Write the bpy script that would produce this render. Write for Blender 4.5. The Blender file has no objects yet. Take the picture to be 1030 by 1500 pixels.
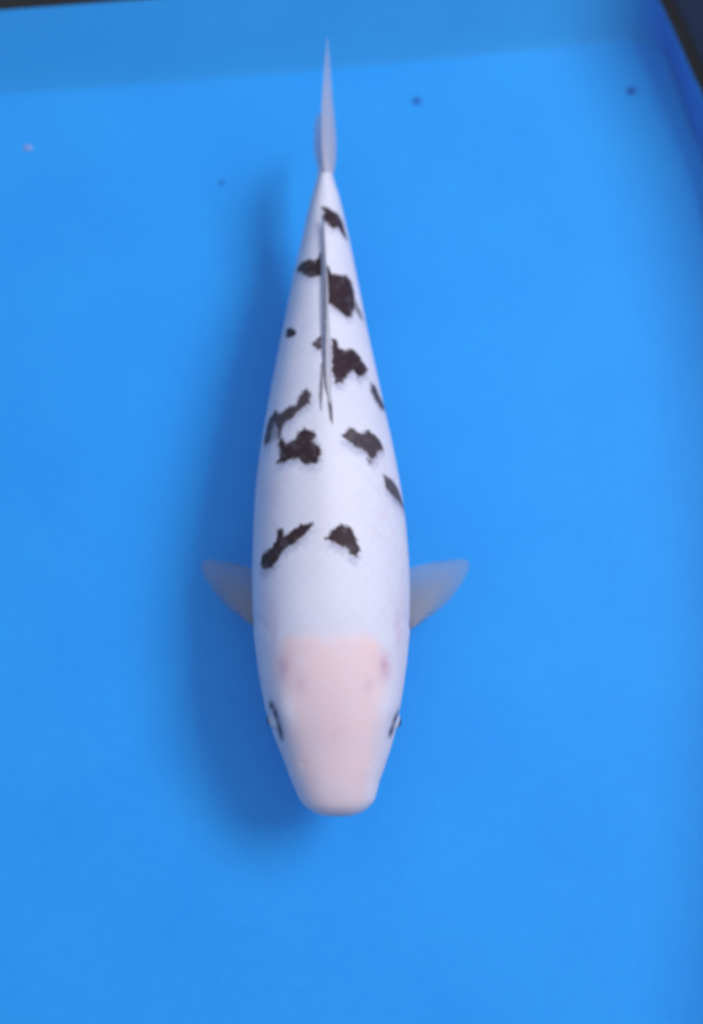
import bpy, math, random
import numpy as np

# ------------------------------------------------------------------ camera
TILT = math.radians(16.0)          # camera leans towards the far end of the tub
FPX = 1500.0                       # focal length in units of the picture height
DIST = 0.95
ZMID = 0.10
CAM = np.array([0.0, -DIST * math.sin(TILT), ZMID + DIST * math.cos(TILT)])
sc = bpy.context.scene
cd = bpy.data.cameras.new("camera")
cam = bpy.data.objects.new("camera", cd)
sc.collection.objects.link(cam)
cam.location = CAM
cam.rotation_euler = (TILT, 0, 0)
cd.sensor_fit = 'VERTICAL'
cd.sensor_height = 24.0
cd.sensor_width = 24.0
cd.lens = 24.0
cd.clip_start = 0.01
cd.clip_end = 200.0
cd.dof.use_dof = True
cd.dof.focus_distance = 0.80
cd.dof.aperture_fstop = 1.3
sc.camera = cam

# ------------------------------------------------------------------ light
w = bpy.data.worlds.new("World")
sc.world = w
w.use_nodes = True
bg = w.node_tree.nodes["Background"]
bg.inputs[0].default_value = (0.82, 0.88, 1.0, 1)
bg.inputs[1].default_value = 0.86
ld = bpy.data.lights.new("overhead_lamp", 'AREA')
ld.shape = 'RECTANGLE'
ld.size = 2.9
ld.size_y = 4.0
ld.energy = 655.0
ld.color = (1.0, 0.96, 0.97)
lamp = bpy.data.objects.new("overhead_lamp", ld)
sc.collection.objects.link(lamp)
lamp.location = (4.85, 2.2, 6.4)
from mathutils import Vector
lamp.rotation_euler = (math.radians(-18), math.radians(34), 0)

sc.view_settings.view_transform = 'Standard'
sc.view_settings.look = 'None'
sc.view_settings.exposure = 0.0
sc.view_settings.gamma = 1.0
sc.render.engine = 'CYCLES'
sc.cycles.filter_width = 2.2

# ------------------------------------------------------------------ helpers
COL = sc.collection
rng = np.random.default_rng(7)
UP = np.array([0, math.cos(TILT), math.sin(TILT)])
FW = np.array([0, math.sin(TILT), -math.cos(TILT)])


def unproj(px, py, z):
    """point of the place at height z that the photograph shows at (px, py)"""
    d = FW * FPX + np.array([px - 515.0, 0, 0]) + UP * (750.0 - py)
    t = (z - CAM[2]) / d[2]
    return CAM + d * t


def proj(P):
    q = P - CAM
    dep = q @ FW
    return np.stack([515 + FPX * q[:, 0] / dep, 750 - FPX * (q @ UP) / dep], 1)


def catmull(pts, n, closed=False):
    pts = np.asarray(pts, float)
    m = len(pts)
    if closed:
        ext = np.vstack([pts[-1], pts, pts[0], pts[1]])
        segs = m
    else:
        ext = np.vstack([2 * pts[0] - pts[1], pts, 2 * pts[-1] - pts[-2]])
        segs = m - 1
    t = np.linspace(0, segs, n, endpoint=not closed)
    i = np.minimum(t.astype(int), segs - 1)
    f = (t - i)[:, None]
    a, b, c, d = ext[i], ext[i + 1], ext[i + 2], ext[i + 3]
    return 0.5 * (2 * b + (c - a) * f + (2 * a - 5 * b + 4 * c - d) * f ** 2 + (3 * b - a - 3 * c + d) * f ** 3)


def mesh_obj(name, V, F, mat, parent=None, base=None, smooth=True):
    V = np.asarray(V, float)
    if base is not None:
        V = V - np.asarray(base)
    me = bpy.data.meshes.new(name)
    me.from_pydata(V.tolist(), [], F.tolist() if hasattr(F, 'tolist') else F)
    me.update()
    if smooth:
        me.polygons.foreach_set('use_smooth', [True] * len(me.polygons))
    if mat:
        me.materials.append(mat)
    o = bpy.data.objects.new(name, me)
    COL.objects.link(o)
    if parent:
        o.parent = parent
    return o


def grid_faces(nr, nc, wrap=False):
    i = np.arange(nr - 1)[:, None]
    j = np.arange(nc if wrap else nc - 1)[None, :]
    jn = (j + 1) % nc
    return np.stack([i * nc + j, i * nc + jn, (i + 1) * nc + jn, (i + 1) * nc + j], -1).reshape(-1, 4)


def attr(o, name, vals):
    a = o.data.attributes.new(name, 'FLOAT', 'POINT')
    a.data.foreach_set('value', np.asarray(vals, np.float32))


def new_mat(name):
    m = bpy.data.materials.new(name)
    m.use_nodes = True
    nt = m.node_tree
    return m, nt, nt.nodes, nt.links, nt.nodes['Principled BSDF']


def smooth01(x):
    x = np.clip(x, 0, 1)
    return x * x * (3 - 2 * x)


def vnoise(x, y, seed=0):
    """smooth value noise"""
    r = np.random.default_rng(seed).random((64, 64))
    xi = np.floor(x).astype(int); yi = np.floor(y).astype(int)
    fx = smooth01(x - xi); fy = smooth01(y - yi)
    g = lambda a, b: r[a % 64, b % 64]
    return (g(xi, yi) * (1 - fx) + g(xi + 1, yi) * fx) * (1 - fy) + (g(xi, yi + 1) * (1 - fx) + g(xi + 1, yi + 1) * fx) * fy


# ------------------------------------------------------------------ materials
def plastic(name, col, col2, rough, scale=6.0, bump=0.02):
    m, nt, N, L, B = new_mat(name)
    tc = N.new('ShaderNodeTexCoord')
    n1 = N.new('ShaderNodeTexNoise'); n1.inputs['Scale'].default_value = scale
    n1.inputs['Detail'].default_value = 5
    mx = N.new('ShaderNodeMix'); mx.data_type = 'RGBA'
    mx.inputs[6].default_value = (*col, 1); mx.inputs[7].default_value = (*col2, 1)
    L.new(tc.outputs['Object'], n1.inputs['Vector'])
    n4 = N.new('ShaderNodeTexNoise'); n4.inputs['Scale'].default_value = 75; n4.inputs['Detail'].default_value = 6
    n4.inputs['Roughness'].default_value = 0.65
    L.new(tc.outputs['Object'], n4.inputs['Vector'])
    av = N.new('ShaderNodeMath'); av.operation = 'MULTIPLY_ADD'; av.inputs[1].default_value = 0.9
    sb = N.new('ShaderNodeMath'); sb.operation = 'SUBTRACT'; sb.inputs[1].default_value = 0.45
    sb.use_clamp = False
    L.new(n4.outputs['Fac'], av.inputs[0]); L.new(n1.outputs['Fac'], av.inputs[2])
    L.new(av.outputs[0], sb.inputs[0])
    L.new(sb.outputs[0], mx.inputs[0])
    L.new(mx.outputs[2], B.inputs['Base Color'])
    B.inputs['Roughness'].default_value = rough
    B.inputs['Specular IOR Level'].default_value = 0.15
    n2 = N.new('ShaderNodeTexNoise'); n2.inputs['Scale'].default_value = 160
    b = N.new('ShaderNodeBump'); b.inputs['Strength'].default_value = bump
    b.inputs['Distance'].default_value = 0.002
    L.new(tc.outputs['Object'], n2.inputs['Vector'])
    L.new(n2.outputs['Fac'], b.inputs['Height'])
    L.new(b.outputs['Normal'], B.inputs['Normal'])
    return m


M_BLUE = plastic('tub_blue', (0.010, 0.270, 0.765), (0.018, 0.335, 0.81), 0.6, 7.0)
M_SKIRT = plastic('tub_shaded_skirting', (0.011, 0.262, 0.67), (0.016, 0.31, 0.71), 0.6, 7.0)  # tub blue darkened, shade of the sloping skirting put into the colour
M_SHADOW_BLUE = plastic('tub_shadow_blue', (0.012, 0.035, 0.085), (0.018, 0.045, 0.10), 0.6)  # upper wall's shadow put into its colour as navy
M_BLACK = plastic('tub_black', (0.006, 0.007, 0.009), (0.010, 0.011, 0.012), 0.6)  # black for the rim and for the strip imitating groove shade
M_GROUND = plastic('dark_floor', (0.03, 0.032, 0.035), (0.05, 0.05, 0.05), 0.8, 3.0, 0.2)
M_DARKBIT = plastic('dirt_dark', (0.012, 0.12, 0.44), (0.016, 0.14, 0.5), 0.9, 300)
M_PALEBIT = plastic('dirt_pale', (0.30, 0.36, 0.62), (0.40, 0.42, 0.62), 0.9, 300)

# ------------------------------------------------------------------ the tub
ground = mesh_obj('ground', [(-15, -15, -0.03), (15, -15, -0.03), (15, 15, -0.03), (-15, 15, -0.03)], [(0, 1, 2, 3)], M_GROUND, smooth=False)
ground['kind'] = 'structure'

# foot of the wall, and top of the moulded skirting, as the photograph shows them
FL = [(-100, 144), (0, 135), (200, 121), (500, 97), (820, 66), (901, 56.5), (926, 57), (952, 67), (973, 83),
      (984, 102), (993, 128), (1004, 162), (1016, 196), (1030, 232), (1062, 330), (1100, 520), (1120, 800), (1115, 1200), (1085, 1650),
      (980, 1840), (500, 1900), (0, 1880), (-240, 1800), (-330, 1500), (-345, 700), (-325, 300), (-295, 195), (-225, 158)]
SK = [(-100, 27), (0, 17), (200, 2), (500, -22), (820, -50), (880, -56), (915, -52), (942, -32), (962, -2),
      (977, 28), (990, 56), (1004, 88), (1017, 117), (1031, 147), (1066, 245), (1115, 470), (1145, 800), (1145, 1200), (1120, 1690),
      (1005, 1900), (500, 1970), (-10, 1950), (-275, 1850), (-375, 1510), (-390, 690), (-368, 240), (-335, 100), (-240, 44)]
NO = 420
HS = 0.045
HW = 0.207
c_fl = catmull([unproj(x, y, 0.0) for x, y in FL], NO, True)
c_sk = catmull([unproj(x, y, HS) for x, y in SK], NO, True)
cen = np.array([c_sk[:, 0].mean(), c_sk[:, 1].mean(), 0])


def outward(c):
    t = np.roll(c, -1, 0) - np.roll(c, 1, 0)
    n = np.stack([t[:, 1], -t[:, 0], 0 * t[:, 0]], 1)
    n /= np.linalg.norm(n, axis=1)[:, None]
    s = np.sign(((c - cen) * n)[:, :2].sum(1))
    return n * np.sign(s.mean())


def smooth_loop(a, k):
    for _ in range(k):
        a = (np.roll(a, 1, 0) + a * 2 + np.roll(a, -1, 0)) / 4
    return a


o_sk = smooth_loop(outward(c_sk), 8)
o_sk /= np.linalg.norm(o_sk, axis=1)[:, None]
Z = np.array([0, 0, 1.0])

tub = bpy.data.objects.new('fish_tub', None)
COL.objects.link(tub)
tub_base = np.array([cen[0], cen[1], 0.0])
tub.location = tub_base
tub['label'] = 'bright blue plastic viewing tub with rounded corner and dark rim around the fish'
tub['category'] = 'tub'

# floor sheet: concentric rings out to a small cove, then the sloping skirting, in one moulded blue shell
ringsV = []
inner = c_fl
for s in np.linspace(0.02, 0.97, 26):
    p = cen + (inner - cen) * s
    p = p.copy(); p[:, 2] = 0.0
    p[:, 2] += 0.0014 * (vnoise(p[:, 0] * 5 + 30, p[:, 1] * 5 + 30, 3) - 0.5)
    ringsV.append(p)
d = c_sk - c_fl
for f, z in ((-0.12, 0.0), (-0.05, 0.0006), (0.03, 0.0026), (0.10, 0.0052)):
    p = c_fl + d * f; p = p.copy(); p[:, 2] = z; ringsV.append(p)
nfl = len(ringsV)
V = np.vstack(ringsV + [np.array([[cen[0], cen[1], 0.0]])])
F = grid_faces(nfl - 2, NO, True).tolist()
cidx = nfl * NO
F += [(cidx, (j + 1) % NO, j) for j in range(NO)]
# floor uses rings up to the cove start; the skirting shares that edge
Vf = np.vstack(ringsV[:nfl - 2] + [np.array([[cen[0], cen[1], 0.0]])])
cidx = (nfl - 2) * NO
F = grid_faces(nfl - 2, NO, True).tolist() + [(cidx, (j + 1) % NO, j) for j in range(NO)]
tub_floor = mesh_obj('tub_floor', Vf, F, M_BLUE, tub, tub_base)
sk = [ringsV[nfl - 3], ringsV[nfl - 2], ringsV[nfl - 1]]
for f in (0.2, 0.4, 0.6, 0.8, 0.93):
    p = c_fl + d * f; sk.append(p)
p = c_fl + d * 0.985; p[:, 2] = HS - 0.0005; sk.append(p)
p = c_sk + o_sk * 0.002; p[:, 2] = HS + 0.0005; sk.append(p)
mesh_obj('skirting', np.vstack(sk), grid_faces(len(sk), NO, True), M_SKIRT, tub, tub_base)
# black strip standing in for the shade of the groove above the skirting
se = []
for off, z in ((0.0015, HS - 0.004), (0.0015, HS + 0.0012), (0.003, HS + 0.003), (0.0085, HS + 0.004), (0.014, HS + 0.003), (0.016, HS - 0.001)):
    p = c_sk + o_sk * off; p = p.copy(); p[:, 2] = z; se.append(p)
mesh_obj('groove_shade', np.vstack(se), grid_faces(len(se), NO, True), M_BLACK, tub, tub_base)
# upper wall with thickness and rolled rim
wa = []
for off, z in ((0.0145, HS - 0.003), (0.0165, HS + 0.008), (0.054, 0.12), (0.095, HW - 0.01)):
    p = c_sk + o_sk * off; p = p.copy(); p[:, 2] = z; wa.append(p)
for off, z in ((0.103, HW - 0.01), (0.064, 0.12), (0.028, -0.028), (0.0, -0.029)):
    p = c_sk + o_sk * off; p = p.copy(); p[:, 2] = z; wa.append(p)
mesh_obj('wall', np.vstack(wa), grid_faces(len(wa), NO, True), M_SHADOW_BLUE, tub, tub_base)
ri = []
for a in np.linspace(0, 2 * math.pi, 15):
    p = c_sk + o_sk * (0.101 + 0.012 * math.cos(a)); p = p.copy(); p[:, 2] = HW - 0.004 + 0.010 * math.sin(a); ri.append(p)
mesh_obj('rim', np.vstack(ri), grid_faces(len(ri), NO, True), M_BLACK, tub, tub_base)
# underside
un = mesh_obj('underside', (c_sk + o_sk * 0.02) * np.array([1, 1, 0]) + np.array([0, 0, -0.0285]), [list(range(NO))], M_SHADOW_BLUE, tub, tub_base, smooth=False)

# ------------------------------------------------------------------ the koi: body
# picture row, left and right outline, back and belly heights, section squareness
ST = [
    (256, 466, 487, .126, .067), (268, 464.5, 489, .1265, .066), (280, 461.5, 492.5, .127, .066), (300, 455.5, 499, .129, .064), (330, 448, 506, .133, .061), (360, 441.5, 513, .138, .058),
    (400, 432, 521, .145, .053), (450, 422, 531, .152, .048), (500, 412, 541, .158, .043), (550, 402, 552, .164, .039),
    (600, 392.5, 563, .169, .035), (650, 384, 574, .173, .032), (700, 377, 584, .176, .029), (750, 373, 592, .178, .027),
    (800, 371, 597, .178, .026), (850, 370, 600, .177, .026), (900, 371, 600, .174, .027), (950, 374.5, 598, .169, .029),
    (1000, 381.5, 592, .162, .033), (1040, 389.5, 585.5, .154, .038), (1075, 400, 579, .146, .044), (1100, 408, 573, .139, .048), (1125, 417.5, 565, .132, .052),
    (1145, 427, 556.5, .1262, .055), (1160, 433.5, 552.5, .1215, .058), (1173, 440, 548, .1165, .061), (1182, 448, 540.5, .112, .064),
    (1188, 456.5, 533, .107, .067), (1192, 464, 525, .102, .070), (1194.8, 473, 516, .096, .074), (1196, 482, 507, .089, .079)]
rows = []
for py, xl, xr, zt, zb in ST:
    zc = zb + 0.50 * (zt - zb)
    A = unproj(xl, py, zc); B_ = unproj(xr, py, zc)
    rows.append(((A[0] + B_[0]) / 2, A[1], (B_[0] - A[0]) / 2, zt, zb))
rows = np.array(rows)
NR, NC = 820, 420
# resample by length
fine = catmull(rows, 6000)
cl = np.concatenate([[0], np.cumsum(np.linalg.norm(np.diff(fine[:, :3], axis=0), axis=1))])
tt = np.linspace(0, cl[-1], NR)
R_ = np.stack([np.interp(tt, cl, fine[:, k]) for k in range(5)], 1)
for k in (2, 3, 4):                                       # take small kinks out of the profile
    a = R_[:, k].copy()
    for _ in range(120):
        a[1:-1] = (a[:-2] + 2 * a[1:-1] + a[2:]) / 4
    wgt = smooth01(np.minimum(tt - 0.06, tt[-1] - 0.045 - tt) / 0.02)
    R_[:, k] = R_[:, k] * (1 - wgt) + a * wgt
ph = np.linspace(0, 2 * math.pi, NC, endpoint=False)      # 0 = fish's +x side, pi/2 = back
cs, sn = np.cos(ph), np.sin(ph)
ylen = R_[:, 1]
headness = smooth01((-0.02 - ylen) / 0.16)                # 0 on body, 1 at the head
ntop = 2.05 + 0.12 * headness
nbot = 2.2 + 0.2 * headness
V = np.zeros((NR, NC, 3))
for i in range(NR):
    cx, cy, hw, zt, zb = R_[i]
    zc = zb + 0.50 * (zt - zb)
    n = np.where(sn >= 0, ntop[i], nbot[i])
    x = hw * np.sign(cs) * np.abs(cs) ** (2 / n)
    h = np.where(sn >= 0, zt - zc, zc - zb)
    z = zc + h * np.sign(sn) * np.abs(sn) ** (2 / n)
    V[i, :, 0] = cx + x; V[i, :, 1] = cy; V[i, :, 2] = z
# even the spacing round each section
for i in range(NR):
    r = np.vstack([V[i], V[i, :1]])
    a = np.concatenate([[0], np.cumsum(np.linalg.norm(np.diff(r, axis=0), axis=1))])
    u = np.linspace(0, a[-1], NC, endpoint=False)
    V[i] = np.stack([np.interp(u, a, r[:, k]) for k in range(3)], 1)
# snout slopes: the mouth's underside lies further back than the lip
fz = smooth01((-0.21 - V[:, :, 1]) / 0.09)
rel = (R_[:, None, 3] - V[:, :, 2]) / (R_[:, None, 3] - R_[:, None, 4])
V[:, :, 1] += 0.020 * fz * np.clip(rel - 0.5, 0, 1)
# low crest along the back in front of the dorsal fin
xr_ = (V[:, :, 0] - R_[:, None, 0])
crest = np.exp(-(xr_ / 0.015) ** 2) * (smooth01((0.33 - ylen) / 0.1) * smooth01((ylen + 0.115) / 0.10))[:, None]
V[:, :, 2] += np.where(V[:, :, 2] > 0.1, 0.0022 * crest, 0)

jt = NC // 4                                              # dorsal midline column
GI, GJ = np.meshgrid(np.arange(NR), np.arange(NC), indexing='ij')
TOP = (GJ > NC * 0.0) & (GJ < NC * 0.5)


def hit(px, py, VV=None):
    """grid index of the body point that shows at (px,py)"""
    P = V[:, :NC // 2 + 1].reshape(-1, 3)
    pp = HITC['pp']
    k = np.argmin((pp[:, 0] - px) ** 2 + (pp[:, 1] - py) ** 2 + 0.0 * P[:, 2])
    return k // (NC // 2 + 1), k % (NC // 2 + 1)


HITC = {'pp': proj(V[:, :NC // 2 + 1].reshape(-1, 3))}


def at3(px, py):
    i, j = hit(px, py)
    return V[i, j]


def blob(px, py, rx, ry=None):
    """soft spot on the skin round a point, radii in metres"""
    c = at3(px, py)
    ry = ry or rx
    return np.exp(-(((V[:, :, 0] - c[0]) / rx) ** 2 + ((V[:, :, 1] - c[1]) / ry) ** 2 + ((V[:, :, 2] - c[2]) / (max(rx, ry) * 1.3)) ** 2))


def normals(VV):
    du = np.gradient(VV, axis=0)
    dv = np.roll(VV, -1, 1) - np.roll(VV, 1, 1)
    n = np.cross(dv, du)
    n /= np.linalg.norm(n, axis=2)[:, :, None] + 1e-12
    cc = VV.mean(1)[:, None, :]
    s = np.sign(((VV - cc) * n).sum(2).mean())
    return n * s


NRM = normals(V)
# relief of the head: brow over each eye, cheek hollows, gill cover edge, nostrils, lip
disp = np.zeros((NR, NC))
EYE_L, EYE_R = (402, 1058), (577, 1058)
for (ex, ey), s in ((EYE_L, -1), (EYE_R, 1)):
    disp += 0.0024 * blob(ex - s * 14, ey - 16, 0.013, 0.017)          # brow
    disp += -0.0016 * blob(ex - s * 3, ey + 8, 0.007, 0.014)            # socket
    disp += -0.0014 * blob(ex - s * 10, ey + 55, 0.010, 0.020)
for nx in (443, 541):
    disp += -0.0003 * blob(nx, 1118, 0.0035, 0.0030)
# gill cover: groove on each flank behind the head, curving forward over the top
yg = unproj(490, 915, 0.10)[1]
relx = np.abs(xr_) / np.maximum(R_[:, None, 2], 1e-4)
gy = yg - 0.030 * smooth01((1 - relx) / 0.55) - 0.01 * np.clip((0.1 - V[:, :, 2]) / 0.07, 0, 1)
gd = V[:, :, 1] - gy
gmask = smooth01((relx - 0.72) / 0.2)
disp += gmask * (-0.0006 * np.exp(-(gd / 0.005) ** 2) + 0.0005 * np.exp(-((gd + 0.008) / 0.007) ** 2))
# nape: soft step where the scales begin
yn = unproj(490, 930, 0.168)[1]
nd = V[:, :, 1] - yn + 0.016 * smooth01((relx - 0.5) / 0.3)
disp += -0.0003 * np.exp(-(nd / 0.006) ** 2) * (V[:, :, 2] > 0.11)
V += NRM * disp[:, :, None]
HITC['pp'] = proj(V[:, :NC // 2 + 1].reshape(-1, 3))

# surface coordinates: metres along the back, metres round from the midline
S_ = np.concatenate([[0], np.cumsum(np.linalg.norm(np.diff(V[:, jt], axis=0), axis=1))])
seg = np.linalg.norm(np.roll(V, -1, 1) - V, axis=2)
AR = np.concatenate([np.zeros((NR, 1)), np.cumsum(seg, 1)[:, :-1]], 1)
AR = AR - AR[:, jt][:, None]
SS = np.repeat(S_[:, None], NC, 1)


def z2(*p):
    return [(380 + x / 4.2875, 290 + y / 4.2875) for x, y in p]


def z3(*p):
    return [(340 + x / 3.4333, 560 + y / 3.4333) for x, y in p]


# black markings: outline, strength, edge softness (m), smear towards the head
MARKS = [
    (z2((395, 58), (420, 58), (450, 82), (490, 98), (515, 135), (532, 190), (552, 262), (520, 225), (490, 182), (460, 190), (430, 165), (398, 132), (405, 95)), 1, .0012, .3),
    (z2((235, 450), (265, 410), (305, 392), (345, 400), (375, 378), (388, 345), (392, 480), (365, 488), (320, 497), (280, 478)), 1, .0011, .25),
    (z2((425, 430), (445, 475), (490, 490), (540, 488), (575, 520), (590, 580), (600, 640), (598, 690), (575, 740), (545, 745), (505, 710), (470, 680), (435, 660), (430, 560)), 1, .0012, .3),
    (z2((600, 640), (625, 690), (655, 770), (630, 750), (600, 700)), .75, .002, .1),
    (z2((168, 830), (190, 816), (205, 822), (232, 846), (210, 868), (190, 876), (172, 866)), 1.0, .0005, .0),
    (z2((338, 915), (365, 890), (388, 872), (390, 940), (370, 950)), .95, .0011, .2),
    (z2((458, 885), (480, 895), (500, 940), (540, 965), (580, 950), (625, 985), (645, 1030), (680, 1075), (660, 1105), (620, 1125), (590, 1085), (550, 1112), (510, 1155), (480, 1157), (460, 1080)), 1, .0012, .45),
    (z2((705, 1170), (735, 1190), (755, 1250), (790, 1340), (760, 1320), (720, 1250), (700, 1210)), .95, .0022, .2),
    (z2((388, 1040), (401, 1040), (396, 1200), (382, 1330), (376, 1240)), .85, .0011, .0),
    (z2((432, 1215), (446, 1240), (457, 1330), (460, 1415), (446, 1390), (434, 1300)), .95, .0010, .0),
    (z3((390, 60), (370, 38), (335, 70), (325, 110), (280, 130), (245, 160), (215, 148), (185, 190), (162, 285), (165, 320), (190, 300), (200, 250), (215, 200), (232, 235), (235, 275), (255, 210), (300, 180), (350, 130), (388, 105)), .95, .0014, .35),
    (z3((200, 205), (225, 195), (240, 225), (232, 275), (200, 290), (185, 280)), .55, .003, .2),
    (z3((232, 300), (250, 280), (270, 310), (320, 290), (330, 255), (360, 235), (412, 252), (417, 275), (390, 300), (435, 320), (442, 360), (425, 400), (370, 405), (330, 380), (290, 385), (260, 400), (230, 407), (245, 350)), 1, .0012, .4),
    (z3((553, 270), (595, 235), (650, 262), (690, 246), (740, 288), (758, 335), (735, 345), (725, 375), (700, 385), (670, 340), (630, 320), (590, 300)), .95, .0013, .5),
    (z3((680, 385), (700, 385), (706, 402), (690, 408)), .7, .0012, .0),
    (z3((762, 472), (800, 488), (830, 530), (850, 580), (872, 660), (840, 605), (800, 565), (775, 530)), .92, .0018, .45),
    (z3((143, 912), (155, 870), (200, 830), (225, 800), (230, 750), (250, 742), (262, 775), (310, 740), (350, 720), (402, 716), (365, 770), (320, 800), (280, 820), (250, 850), (235, 890), (200, 935), (160, 938)), 1, .0012, .4),
    (z3((478, 787), (510, 745), (550, 716), (590, 735), (622, 780), (642, 840), (625, 872), (600, 860), (570, 828), (520, 808), (500, 797)), 1, .0012, .5),
]


def sdf(poly, X, Y):
    d2 = np.full(X.shape, 1e9)
    ins = np.zeros(X.shape, bool)
    n = len(poly)
    for k in range(n):
        ax, ay = poly[k]; bx, by = poly[(k + 1) % n]
        ex, ey = bx - ax, by - ay
        t = np.clip(((X - ax) * ex + (Y - ay) * ey) / (ex * ex + ey * ey + 1e-15), 0, 1)
        d2 = np.minimum(d2, (X - ax - t * ex) ** 2 + (Y - ay - t * ey) ** 2)
        c = ((ay > Y) != (by > Y)) & (X < (bx - ax) * (Y - ay) / (by - ay + 1e-15) + ax)
        ins ^= c
    d_ = np.sqrt(d2)
    return np.where(ins, -d_, d_)


sumi = np.zeros((NR, NC))
sashi = np.zeros((NR, NC))
nz1 = vnoise(SS * 330, AR * 330 + 20, 1) - 0.5
nz2 = vnoise(SS * 800, AR * 800 + 20, 2) - 0.5
nz3 = vnoise(SS * 160, AR * 160 + 20, 5) - 0.5
for poly, stg, soft, smear in MARKS:
    q = []
    for x, y in poly:
        i, j = hit(x, y)
        q.append((SS[i, j], AR[i, j]))
    q = np.array(q)
    lo, hi = q.min(0) - 0.02, q.max(0) + 0.02
    ii = np.where((S_ > lo[0]) & (S_ < hi[0]))[0]
    sl = slice(ii[0], ii[-1] + 1)
    X, Y = SS[sl], AR[sl]
    w1 = nz1[sl] * 0.0022 + nz2[sl] * 0.0012
    thin = (q[:, 1].max() - q[:, 1].min()) < 0.006
    d_ = sdf(q, X, Y) + w1 * (0.15 if thin else 1) - (0.0003 if thin else 0.0009)
    m = smooth01(0.5 - d_ / (3.2 * soft)) * stg
    sumi[sl] = np.maximum(sumi[sl], m)
    if smear > 0:
        d2_ = sdf(q + np.array([0.0065, 0]), X, Y) + w1 * 2
        sashi[sl] = np.maximum(sashi[sl], min(1, 1.35 * smear) * smooth01(0.5 - d2_ / 0.012))

var = vnoise(SS * 210, AR * 210 + 40, 9)
sumi *= 1 - 0.05 * smooth01((var - 0.55) / 0.35)

# pink skin of the head and other tints
pink = smooth01(0.5 - nd / 0.018 + nz3 * 0.22) * smooth01((V[:, :, 2] - 0.07) / 0.04)
pink *= 0.12 + 0.88 * smooth01((0.92 - relx) / 0.42)
pink = np.clip(pink * (0.9 + 0.15 * nz3 + 0.25 * (vnoise(SS * 60, AR * 60 + 20, 21) - 0.5)), 0, 1)
rose = np.zeros((NR, NC))
for x, y, a, r1, r2 in ((414, 978, .75, .006, .009), (564, 976, .85, .006, .011), (440, 1004, .4, .005, .007), (541, 1004, .35, .005, .007),
                        (402, 925, .35, .004, .022), (583, 925, .35, .004, .022), (395, 900, .25, .006, .018), (590, 895, .25, .006, .018),
                        (490, 1076, .32, .003, .008), (490, 1060, .16, .020, .024), (455, 1150, .2, .008, .012), (530, 1150, .2, .008, .012),
                        (430, 1095, .15, .006, .02), (550, 1095, .15, .006, .02)):
    rose = np.maximum(rose, a * blob(x, y, r1, r2) * (0.8 + 0.5 * nz1))
white = np.zeros((NR, NC))
for x, y, a, r1, r2 in ((419, 1042, .8, .008, .014), (566, 1040, .8, .008, .012), (438, 968, .5, .004, .004), (490, 910, .6, .03, .016), (490, 1160, .35, .02, .012), (406, 1000, .35, .006, .012), (575, 1005, .35, .006, .012)):
    white = np.maximum(white, a * blob(x, y, r1, r2))
pink = np.clip(pink * (1 - 0.8 * white), 0, 1)
rose = np.clip(rose + 0.12 * smooth01(nz3 * 2) * (ylen < 0.05)[:, None] * (ylen > -0.12)[:, None] * (relx > .5), 0, 1)
# dark lids round the eyes
lid = np.zeros((NR, NC))
for pts in (((398, 1034), (403, 1044), (407, 1056), (410, 1068), (412, 1078)), ((583, 1044), (578, 1056), (575, 1066), (572, 1074))):
    for x, y in catmull(pts, 16):
        lid = np.maximum(lid, (0.85 + 0.15 * math.sin(x)) * blob(x, y, .0050, .0042))
scl = smooth01(0.5 + nd / 0.03) * (V[:, :, 2] > 0.02)

Vb = V.reshape(-1, 3)
F = grid_faces(NR, NC, True)
tailc = V[0].mean(0); nosec = V[-1].mean(0) + np.array([0, -0.0006, 0])
nv = len(Vb)
Vb = np.vstack([Vb, tailc, nosec])
jj = np.arange(NC)
FB = F[:, ::-1].tolist() + [(nv, int(j), int((j + 1) % NC)) for j in jj] + [(nv + 1, (NR - 1) * NC + int((j + 1) % NC), (NR - 1) * NC + int(j)) for j in jj]

# --- skin
m, nt, N, L, B = new_mat('koi_skin')


def attrn(name):
    a = N.new('ShaderNodeAttribute'); a.attribute_name = name
    return a.outputs['Fac']


def mixc(fac, a, b):
    mx = N.new('ShaderNodeMix'); mx.data_type = 'RGBA'
    for sock, val in ((mx.inputs[0], fac), (mx.inputs[6], a), (mx.inputs[7], b)):
        if isinstance(val, tuple):
            sock.default_value = (*val, 1)
        elif isinstance(val, float):
            sock.default_value = val
        else:
            L.new(val, sock)
    return mx.outputs[2]


tc = N.new('ShaderNodeTexCoord')
n1 = N.new('ShaderNodeTexNoise'); n1.inputs['Scale'].default_value = 38; n1.inputs['Detail'].default_value = 4
L.new(tc.outputs['Object'], n1.inputs['Vector'])
c = mixc(n1.outputs['Fac'], (0.70, 0.66, 0.745), (0.78, 0.745, 0.805))
c = mixc(attrn('pink'), c, (0.86, 0.62, 0.605))
c = mixc(attrn('rose'), c, (0.62, 0.35, 0.46))
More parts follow.
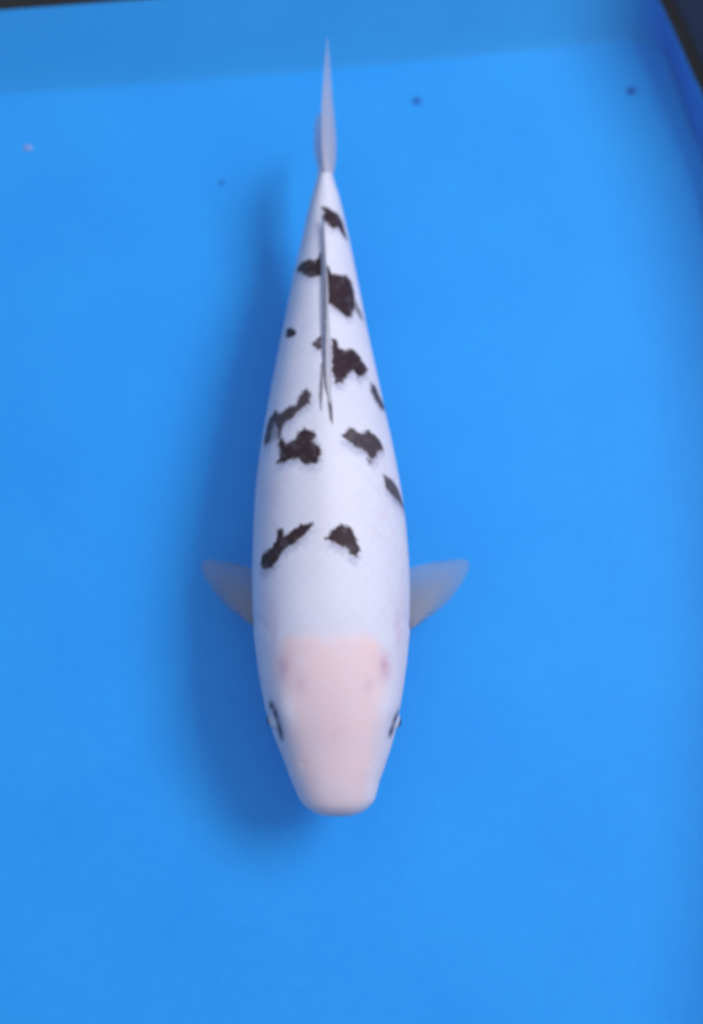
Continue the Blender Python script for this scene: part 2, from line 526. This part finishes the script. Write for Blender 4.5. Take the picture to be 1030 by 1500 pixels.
# scales: fine overlapping cells in the fish's own coordinates
uvn = N.new('ShaderNodeUVMap'); uvn.uv_map = 'skin'
vo = N.new('ShaderNodeTexVoronoi'); vo.inputs['Scale'].default_value = 105; vo.inputs['Randomness'].default_value = 0.25
mp = N.new('ShaderNodeMapping'); mp.inputs['Rotation'].default_value = (0, 0, math.radians(45))
L.new(uvn.outputs['UV'], mp.inputs['Vector'])
L.new(mp.outputs[0], vo.inputs['Vector'])
mul = N.new('ShaderNodeMath'); mul.operation = 'MULTIPLY'
L.new(vo.outputs['Distance'], mul.inputs[0]); L.new(attrn('scales'), mul.inputs[1])
ed = N.new('ShaderNodeMapRange'); ed.inputs['From Min'].default_value = 0.38; ed.inputs['From Max'].default_value = 0.72
ed.inputs['To Max'].default_value = 0.05
L.new(mul.outputs[0], ed.inputs['Value'])
c = mixc(ed.outputs[0], c, (0.30, 0.27, 0.40))
c = mixc(attrn('sashi'), c, (0.27, 0.28, 0.42))
n2 = N.new('ShaderNodeTexNoise'); n2.inputs['Scale'].default_value = 120; n2.inputs['Detail'].default_value = 3
L.new(tc.outputs['Object'], n2.inputs['Vector'])
bk = mixc(n2.outputs['Fac'], (0.020, 0.008, 0.012), (0.046, 0.018, 0.026))
c = mixc(attrn('sumi'), c, bk)
c = mixc(attrn('lid'), c, (0.05, 0.045, 0.08))
L.new(c, B.inputs['Base Color'])
B.inputs['Roughness'].default_value = 0.48
B.inputs['Specular IOR Level'].default_value = 0.10
B.inputs['Subsurface Weight'].default_value = 0.25
B.inputs['Subsurface Radius'].default_value = (1.0, 0.6, 0.5)
B.inputs['Subsurface Scale'].default_value = 0.004
n3 = N.new('ShaderNodeTexNoise'); n3.inputs['Scale'].default_value = 90; n3.inputs['Detail'].default_value = 4
L.new(tc.outputs['Object'], n3.inputs['Vector'])
ad = N.new('ShaderNodeMath'); ad.operation = 'MULTIPLY_ADD'; ad.inputs[1].default_value = 0.5
L.new(n3.outputs['Fac'], ad.inputs[0]); L.new(mul.outputs[0], ad.inputs[2])
bp = N.new('ShaderNodeBump'); bp.inputs['Strength'].default_value = 0.06; bp.inputs['Distance'].default_value = 0.0016
L.new(ad.outputs[0], bp.inputs['Height'])
L.new(bp.outputs['Normal'], B.inputs['Normal'])
M_SKIN = m

koi = bpy.data.objects.new('koi_fish', None)
COL.objects.link(koi)
kb = np.array([R_[NR // 2, 0], R_[NR // 2, 1], 0.026])
koi.location = kb
koi['label'] = 'white koi with black patches and pinkish head swimming in the blue tub'
koi['category'] = 'fish'
body = mesh_obj('body', Vb, FB, M_SKIN, koi, kb)
for nm, arr in (('sumi', sumi), ('sashi', sashi * (1 - sumi)), ('pink', pink), ('rose', rose), ('lid', lid), ('scales', scl)):
    attr(body, nm, np.concatenate([np.clip(arr, 0, 1).ravel(), [arr[0].mean(), arr[-1].mean()]]))
uv = body.data.uv_layers.new(name='skin')
li = np.zeros(len(body.data.loops), np.int32); body.data.loops.foreach_get('vertex_index', li)
u_ = np.concatenate([SS.ravel(), [0, S_[-1]]]); v_ = np.concatenate([AR.ravel(), [0, 0]])
uv.data.foreach_set('uv', np.stack([u_[li], v_[li]], 1).astype(np.float32).ravel())


# ------------------------------------------------------------------ fins
def fin_mat(name, col, col2, alpha, rough=0.5):
    m, nt, N, L, B = new_mat(name)
    a = N.new('ShaderNodeAttribute'); a.attribute_name = 'ray'
    mx = N.new('ShaderNodeMix'); mx.data_type = 'RGBA'
    mx.inputs[6].default_value = (*col, 1); mx.inputs[7].default_value = (*col2, 1)
    L.new(a.outputs['Fac'], mx.inputs[0])
    L.new(mx.outputs[2], B.inputs['Base Color'])
    B.inputs['Roughness'].default_value = rough
    B.inputs['Specular IOR Level'].default_value = 0.15
    tl = N.new('ShaderNodeBsdfTranslucent'); L.new(mx.outputs[2], tl.inputs['Color'])
    s1 = N.new('ShaderNodeMixShader'); s1.inputs[0].default_value = 0.4
    L.new(B.outputs[0], s1.inputs[1]); L.new(tl.outputs[0], s1.inputs[2])
    tr = N.new('ShaderNodeBsdfTransparent')
    s2 = N.new('ShaderNodeMixShader')
    a2 = N.new('ShaderNodeAttribute'); a2.attribute_name = 'solid'
    mr = N.new('ShaderNodeMapRange'); mr.inputs['To Min'].default_value = alpha[0]; mr.inputs['To Max'].default_value = alpha[1]
    L.new(a2.outputs['Fac'], mr.inputs['Value']); L.new(mr.outputs[0], s2.inputs[0])
    L.new(tr.outputs[0], s2.inputs[1]); L.new(s1.outputs[0], s2.inputs[2])
    L.new(s2.outputs[0], N['Material Output'].inputs['Surface'])
    return m


M_FIN = fin_mat('fin_pale', (0.62, 0.61, 0.70), (0.69, 0.67, 0.75), (0.14, 1.0))
M_PEC = fin_mat('fin_pectoral', (0.45, 0.41, 0.40), (0.48, 0.44, 0.43), (0.22, 0.88))
M_DOR = fin_mat('fin_dorsal', (0.72, 0.69, 0.74), (0.76, 0.73, 0.78), (0.95, 1.0))


def fin(name, base, tip, nrays, th, mat, bow=None, nu=110, nv_=34, fold=0.0009, taper=0.8, fade=False):
    """a fin as a thin closed skin: base curve to tip curve, with corrugated rays"""
    b = catmull(base, nu); t = catmull(tip, nu)
    u = np.linspace(0, 1, nu)[:, None]; v = np.linspace(0, 1, nv_)[None, :]
    P = b[:, None, :] + (t - b)[:, None, :] * v[:, :, None]
    if bow is not None:
        P = P + bow(u, v)
    du = np.gradient(P, axis=0); dv = np.gradient(P, axis=1)
    n = np.cross(du, dv); n /= np.linalg.norm(n, axis=2)[:, :, None] + 1e-12
    wob = np.sin(2 * math.pi * u * nrays)
    prof = (th(u) if callable(th) else th) * (1.0 - taper * v ** 0.8) * (0.30 + 0.70 * np.sin(math.pi * np.clip(u, 0.02, 0.98)) ** 0.35)
    edge = np.minimum(1, np.minimum(u, 1 - u) / 0.015) * np.minimum(1, (1 - v) / 0.03)
    prof = prof * np.clip(edge, 0.05, 1)
    off = fold * wob * (0.35 + 0.65 * v) * edge
    A = P + n * (off + prof / 2)[:, :, None]
    Bk = P + n * (off - prof / 2)[:, :, None]
    g = grid_faces(nu, nv_)
    n0 = nu * nv_
    F = g.tolist() + (g[:, ::-1] + n0).tolist()
    idx = np.arange(n0).reshape(nu, nv_)
    loop = list(idx[:, 0]) + list(idx[-1, 1:]) + list(idx[-2::-1, -1]) + list(idx[0, -2:0:-1])
    for k in range(len(loop)):
        p, q = int(loop[k]), int(loop[(k + 1) % len(loop)])
        F.append((q, p, p + n0, q + n0))
    o = mesh_obj(name, np.vstack([A.reshape(-1, 3), Bk.reshape(-1, 3)]), F, mat, koi, kb)
    ray = (0.5 + 0.5 * wob) + 0 * v
    solid = (1 - v) ** 0.8 * 0.7 + 0.3 * (0.5 + 0.5 * wob) + 0 * u
    if fade:
        solid = solid * (0.15 + 0.85 * smooth01(u / 0.8)) * (1 - 0.5 * smooth01((v - 0.6) / 0.4))
    attr(o, 'ray', np.tile(ray.ravel(), 2)); attr(o, 'solid', np.tile(solid.ravel(), 2))
    return o


def U(px, py, z):
    return unproj(px, py, z)


# tail fin: upright blade with two lobes, leaning and curling a little
zb_ = 0.096
base = [U(476, 252, .127), U(476.5, 263, .117), U(477, 268, .1), U(476, 264, .080), U(474.5, 252, .066)]
tip = [U(480, 52, .150), U(484, 110, .138), U(480, 150, .112), U(474, 165, .092), U(466, 165, .068), U(462, 178, .045)]


def tail_bow(u, v):
    k = np.interp(u, [0, .15, .32, .55, .75, 1], [-.0045, .001, .0075, .002, -.003, -.0045])
    x = k * np.sin(math.pi * v ** 0.75)
    return np.stack([x, 0 * x, 0 * x], -1)


fin('tail_fin', base, tip, 15, 0.0095, M_FIN, tail_bow, 140, 60, 0.0006, 0.93)
# dorsal fin, folded back along the ridge
dk = [(485, 622), (481, 590), (478, 550), (476, 500), (475, 450), (473, 400), (471, 350)]
base, tip = [], []
for k, (x, y) in enumerate(dk):
    i, j = hit(x, y)
    p = V[i, jt].copy(); q = V[i, j]
    base.append(np.array([q[0], q[1], q[2] - 0.003]))
hts = [0.001, 0.002, 0.003, 0.0035, 0.0035, 0.003, 0.002]
bk_ = [0.010, 0.020, 0.026, 0.030, 0.032, 0.032, 0.030]
ln = [-0.0015, -0.002, -0.001, 0.0005, 0.001, 0.001, 0.001]
for k in range(len(dk)):
    tip.append(base[k] + np.array([ln[k], bk_[k], hts[k]]))


def dor_bow(u, v):
    x = 0.0005 * np.sin(math.pi * v) * np.sin(math.pi * u)
    return np.stack([x, 0 * x, 0 * x], -1)


fin('dorsal_fin', base, tip, 18, lambda u: np.interp(u, [0, .12, .35, .6, 1], [.006, .0105, .0105, .0075, .004]), M_DOR, dor_bow, 130, 24, 0.0002, 0.45)
# pectoral fins
zl = 0.062
base = [U(380, 838, zl + .008), U(378, 870, zl + .004), U(377, 895, zl), U(377, 922, zl - .004)]
tip = [U(340, 824, .052), U(306, 820, .046), U(295, 830, .044), U(307, 856, .046), U(332, 888, .05), U(366, 914, .056)]
fin('pectoral_fin', base, tip, 13, 0.0030, M_PEC, lambda u, v: np.stack([0 * u * v, 0 * u * v, 0.006 * np.sin(math.pi * v) * (1 + 0 * u)], -1), fold=0.00012, fade=True)
base = [U(592, 836, zl + .008), U(594, 870, zl + .004), U(596, 895, zl), U(597, 926, zl - .004)]
tip = [U(640, 823, .052), U(676, 819, .046), U(687, 829, .044), U(674, 858, .046), U(648, 889, .05), U(608, 919, .056)]
fin('pectoral_fin', base, tip, 13, 0.0030, M_PEC, lambda u, v: np.stack([0 * u * v, 0 * u * v, 0.006 * np.sin(math.pi * v) * (1 + 0 * u)], -1), fold=0.00012, fade=True)
# pelvic fins and anal fin under the belly
for s in (-1, 1):
    xm = -0.018
    base = [np.array([xm + s * 0.028, 0.06 - 0.008 * k, 0.040 - 0.001 * k]) for k in range(4)]
    tip = [np.array([xm + s * 0.034, 0.108, 0.012]), np.array([xm + s * 0.048, 0.112, 0.006]), np.array([xm + s * 0.056, 0.098, 0.003]), np.array([xm + s * 0.054, 0.075, 0.008])]
    fin('pelvic_fin', base, tip, 9, 0.0028, M_PEC, None, 60, 20, 0.0005)
base = [np.array([-0.026, 0.200 + 0.012 * k, 0.052 + 0.0028 * k]) for k in range(4)]
tip = [np.array([-0.030, 0.228, 0.018]), np.array([-0.032, 0.252, 0.020]), np.array([-0.032, 0.262, 0.032]), np.array([-0.028, 0.256, 0.052])]
fin('anal_fin', base, tip, 8, 0.003, M_PEC, None, 60, 20, 0.0005)

# ------------------------------------------------------------------ eyes, barbels
m, nt, N, L, B = new_mat('eye_white')
B.inputs['Base Color'].default_value = (0.50, 0.54, 0.66, 1)
B.inputs['Roughness'].default_value = 0.25
B.inputs['Specular IOR Level'].default_value = 0.25
M_EYE = m
m, nt, N, L, B = new_mat('eye_pupil')
B.inputs['Base Color'].default_value = (0.012, 0.012, 0.03, 1)
B.inputs['Roughness'].default_value = 0.15
M_PUP = m


def ball(name, c, axis, r, flat, mat, parent, base, nlat=22, nlon=36, lat0=0.0):
    ax = np.array(axis, float); ax /= np.linalg.norm(ax)
    t1 = np.cross(ax, [0, 0, 1.0]); t1 /= np.linalg.norm(t1); t2 = np.cross(ax, t1)
    Vv = []
    for a in np.linspace(0.001, math.pi - lat0, nlat):
        for b in np.linspace(0, 2 * math.pi, nlon, endpoint=False):
            Vv.append(c + ax * (r * flat * math.cos(a)) + (t1 * math.cos(b) + t2 * math.sin(b)) * r * math.sin(a))
    return mesh_obj(name, Vv, grid_faces(nlat, nlon, True), mat, parent, base)


for (ex, ey), s in (((397, 1056), -1), ((582, 1058), 1)):
    p = at3(ex, ey)
    axis = np.array([s * 0.95, -0.22, -0.05])
    axis /= np.linalg.norm(axis)
    c = p - axis * 0.0052
    e = ball('eye', c, axis, 0.0088, 0.90, M_EYE, koi, kb)
    pc = c + axis * (0.0088 * 0.90 - 0.0016)
    ball('pupil', pc, axis, 0.0048, 0.50, M_PUP, e, kb)
for s, (bx, by) in ((-1, (440, 1166)), (1, (547, 1166))):
    i, j = hit(bx, by)
    p = V[i, j] * 1.0
    p[2] = R_[i, 4] + 0.45 * (R_[i, 3] - R_[i, 4])
    path = catmull([p + np.array([-s * 0.003, 0, 0]), p + np.array([s * 0.002, 0.003, -0.003]), p + np.array([s * 0.003, 0.008, -0.010]), p + np.array([s * 0.002, 0.012, -0.018])], 20)
    Vv = []
    for k, q in enumerate(path):
        r = 0.0016 * (1 - 0.8 * k / 19)
        for a in np.linspace(0, 2 * math.pi, 10, endpoint=False):
            Vv.append(q + np.array([math.cos(a) * r, math.sin(a) * r * 0.7, math.sin(a) * r * 0.7]))
    mesh_obj('barbel', Vv, grid_faces(20, 10, True).tolist() + [tuple(range(9, -1, -1)), tuple(range(190, 200))], M_SKIN, koi, kb)

# ------------------------------------------------------------------ specks on the floor
def speck(px, py, sx, sy, mat, label, seed):
    r = np.random.default_rng(seed)
    p = unproj(px, py, 0.0)
    n = 14; Vv = []
    rad = 1 + 0.35 * (r.random(n) - 0.5)
    for f, z in ((1.0, -0.0012), (0.85, 0.0012), (0.4, 0.0020)):
        for k in range(n):
            a = 2 * math.pi * k / n
            Vv.append((math.cos(a) * sx * rad[k] * f, math.sin(a) * sy * rad[k] * f, z))
    o = mesh_obj('dirt_speck', Vv, grid_faces(3, n, True).tolist() + [tuple(range(28, 42)), tuple(range(13, -1, -1))], mat)
    o.location = p
    o['label'] = label; o['category'] = 'speck'; o['group'] = 'specks of dirt on the tub floor'


speck(41, 217, .0052, .0032, M_PALEBIT, 'pale pinkish speck of dirt on the blue tub floor', 1)
speck(325, 268, .0026, .0034, M_DARKBIT, 'small dark speck on blue floor beside shadow of the tail', 2)
speck(611, 148, .0062, .0056, M_DARKBIT, 'dark round smudge on blue floor between tail fin and tub corner', 3)
speck(925, 133, .0060, .0060, M_DARKBIT, 'dark round smudge on blue floor close to the rounded tub corner', 4)

# ------------------------------------------------------------------ water
HWAT = 0.192
f = (HWAT - 0.12) / (HW - 0.01 - 0.12)
edge = c_sk + o_sk * (0.054 + 0.041 * f + 0.001)
edge = edge * np.array([1, 1, 0])
rip = unproj(435, 1238, HWAT)
Vw = []
NRW = 110
for s in np.linspace(0.015, 1, NRW) ** 1.6:
    p = np.array([rip[0], rip[1], 0]) + (edge - np.array([rip[0], rip[1], 0])) * s
    dd = np.linalg.norm(p[:, :2] - rip[:2], axis=1)
    p = p.copy()
    fade = smooth01((1 - s) / 0.08) if s > 0.92 else 1.0
    p[:, 2] = HWAT + fade * (0.0009 * (vnoise(p[:, 0] * 9 + 20, p[:, 1] * 9 + 20, 11) - 0.5) + 0.0009 * np.cos(dd / 0.0042) * np.exp(-(dd / 0.016) ** 2))
    Vw.append(p)
Vw = np.vstack(Vw + [np.array([[rip[0], rip[1], HWAT + 0.0009]])])
Fw = grid_faces(NRW, NO, True).tolist() + [(NRW * NO, (j + 1) % NO, j) for j in range(NO)]
m, nt, N, L, B = new_mat('water')
N.remove(B)
fr = N.new('ShaderNodeFresnel'); fr.inputs['IOR'].default_value = 1.33
gl = N.new('ShaderNodeBsdfGlossy'); gl.inputs['Roughness'].default_value = 0.10
tr = N.new('ShaderNodeBsdfTransparent'); tr.inputs['Color'].default_value = (0.965, 0.985, 1.0, 1)
mx = N.new('ShaderNodeMixShader')
tc = N.new('ShaderNodeTexCoord')
n1 = N.new('ShaderNodeTexNoise'); n1.inputs['Scale'].default_value = 14
bp = N.new('ShaderNodeBump'); bp.inputs['Strength'].default_value = 0.08; bp.inputs['Distance'].default_value = 0.01
L.new(tc.outputs['Object'], n1.inputs['Vector']); L.new(n1.outputs['Fac'], bp.inputs['Height'])
L.new(bp.outputs['Normal'], gl.inputs['Normal'])
L.new(fr.outputs[0], mx.inputs[0]); L.new(tr.outputs[0], mx.inputs[1]); L.new(gl.outputs[0], mx.inputs[2])
L.new(mx.outputs[0], N['Material Output'].inputs['Surface'])
water = mesh_obj('water', Vw, Fw, m)
water['kind'] = 'structure'
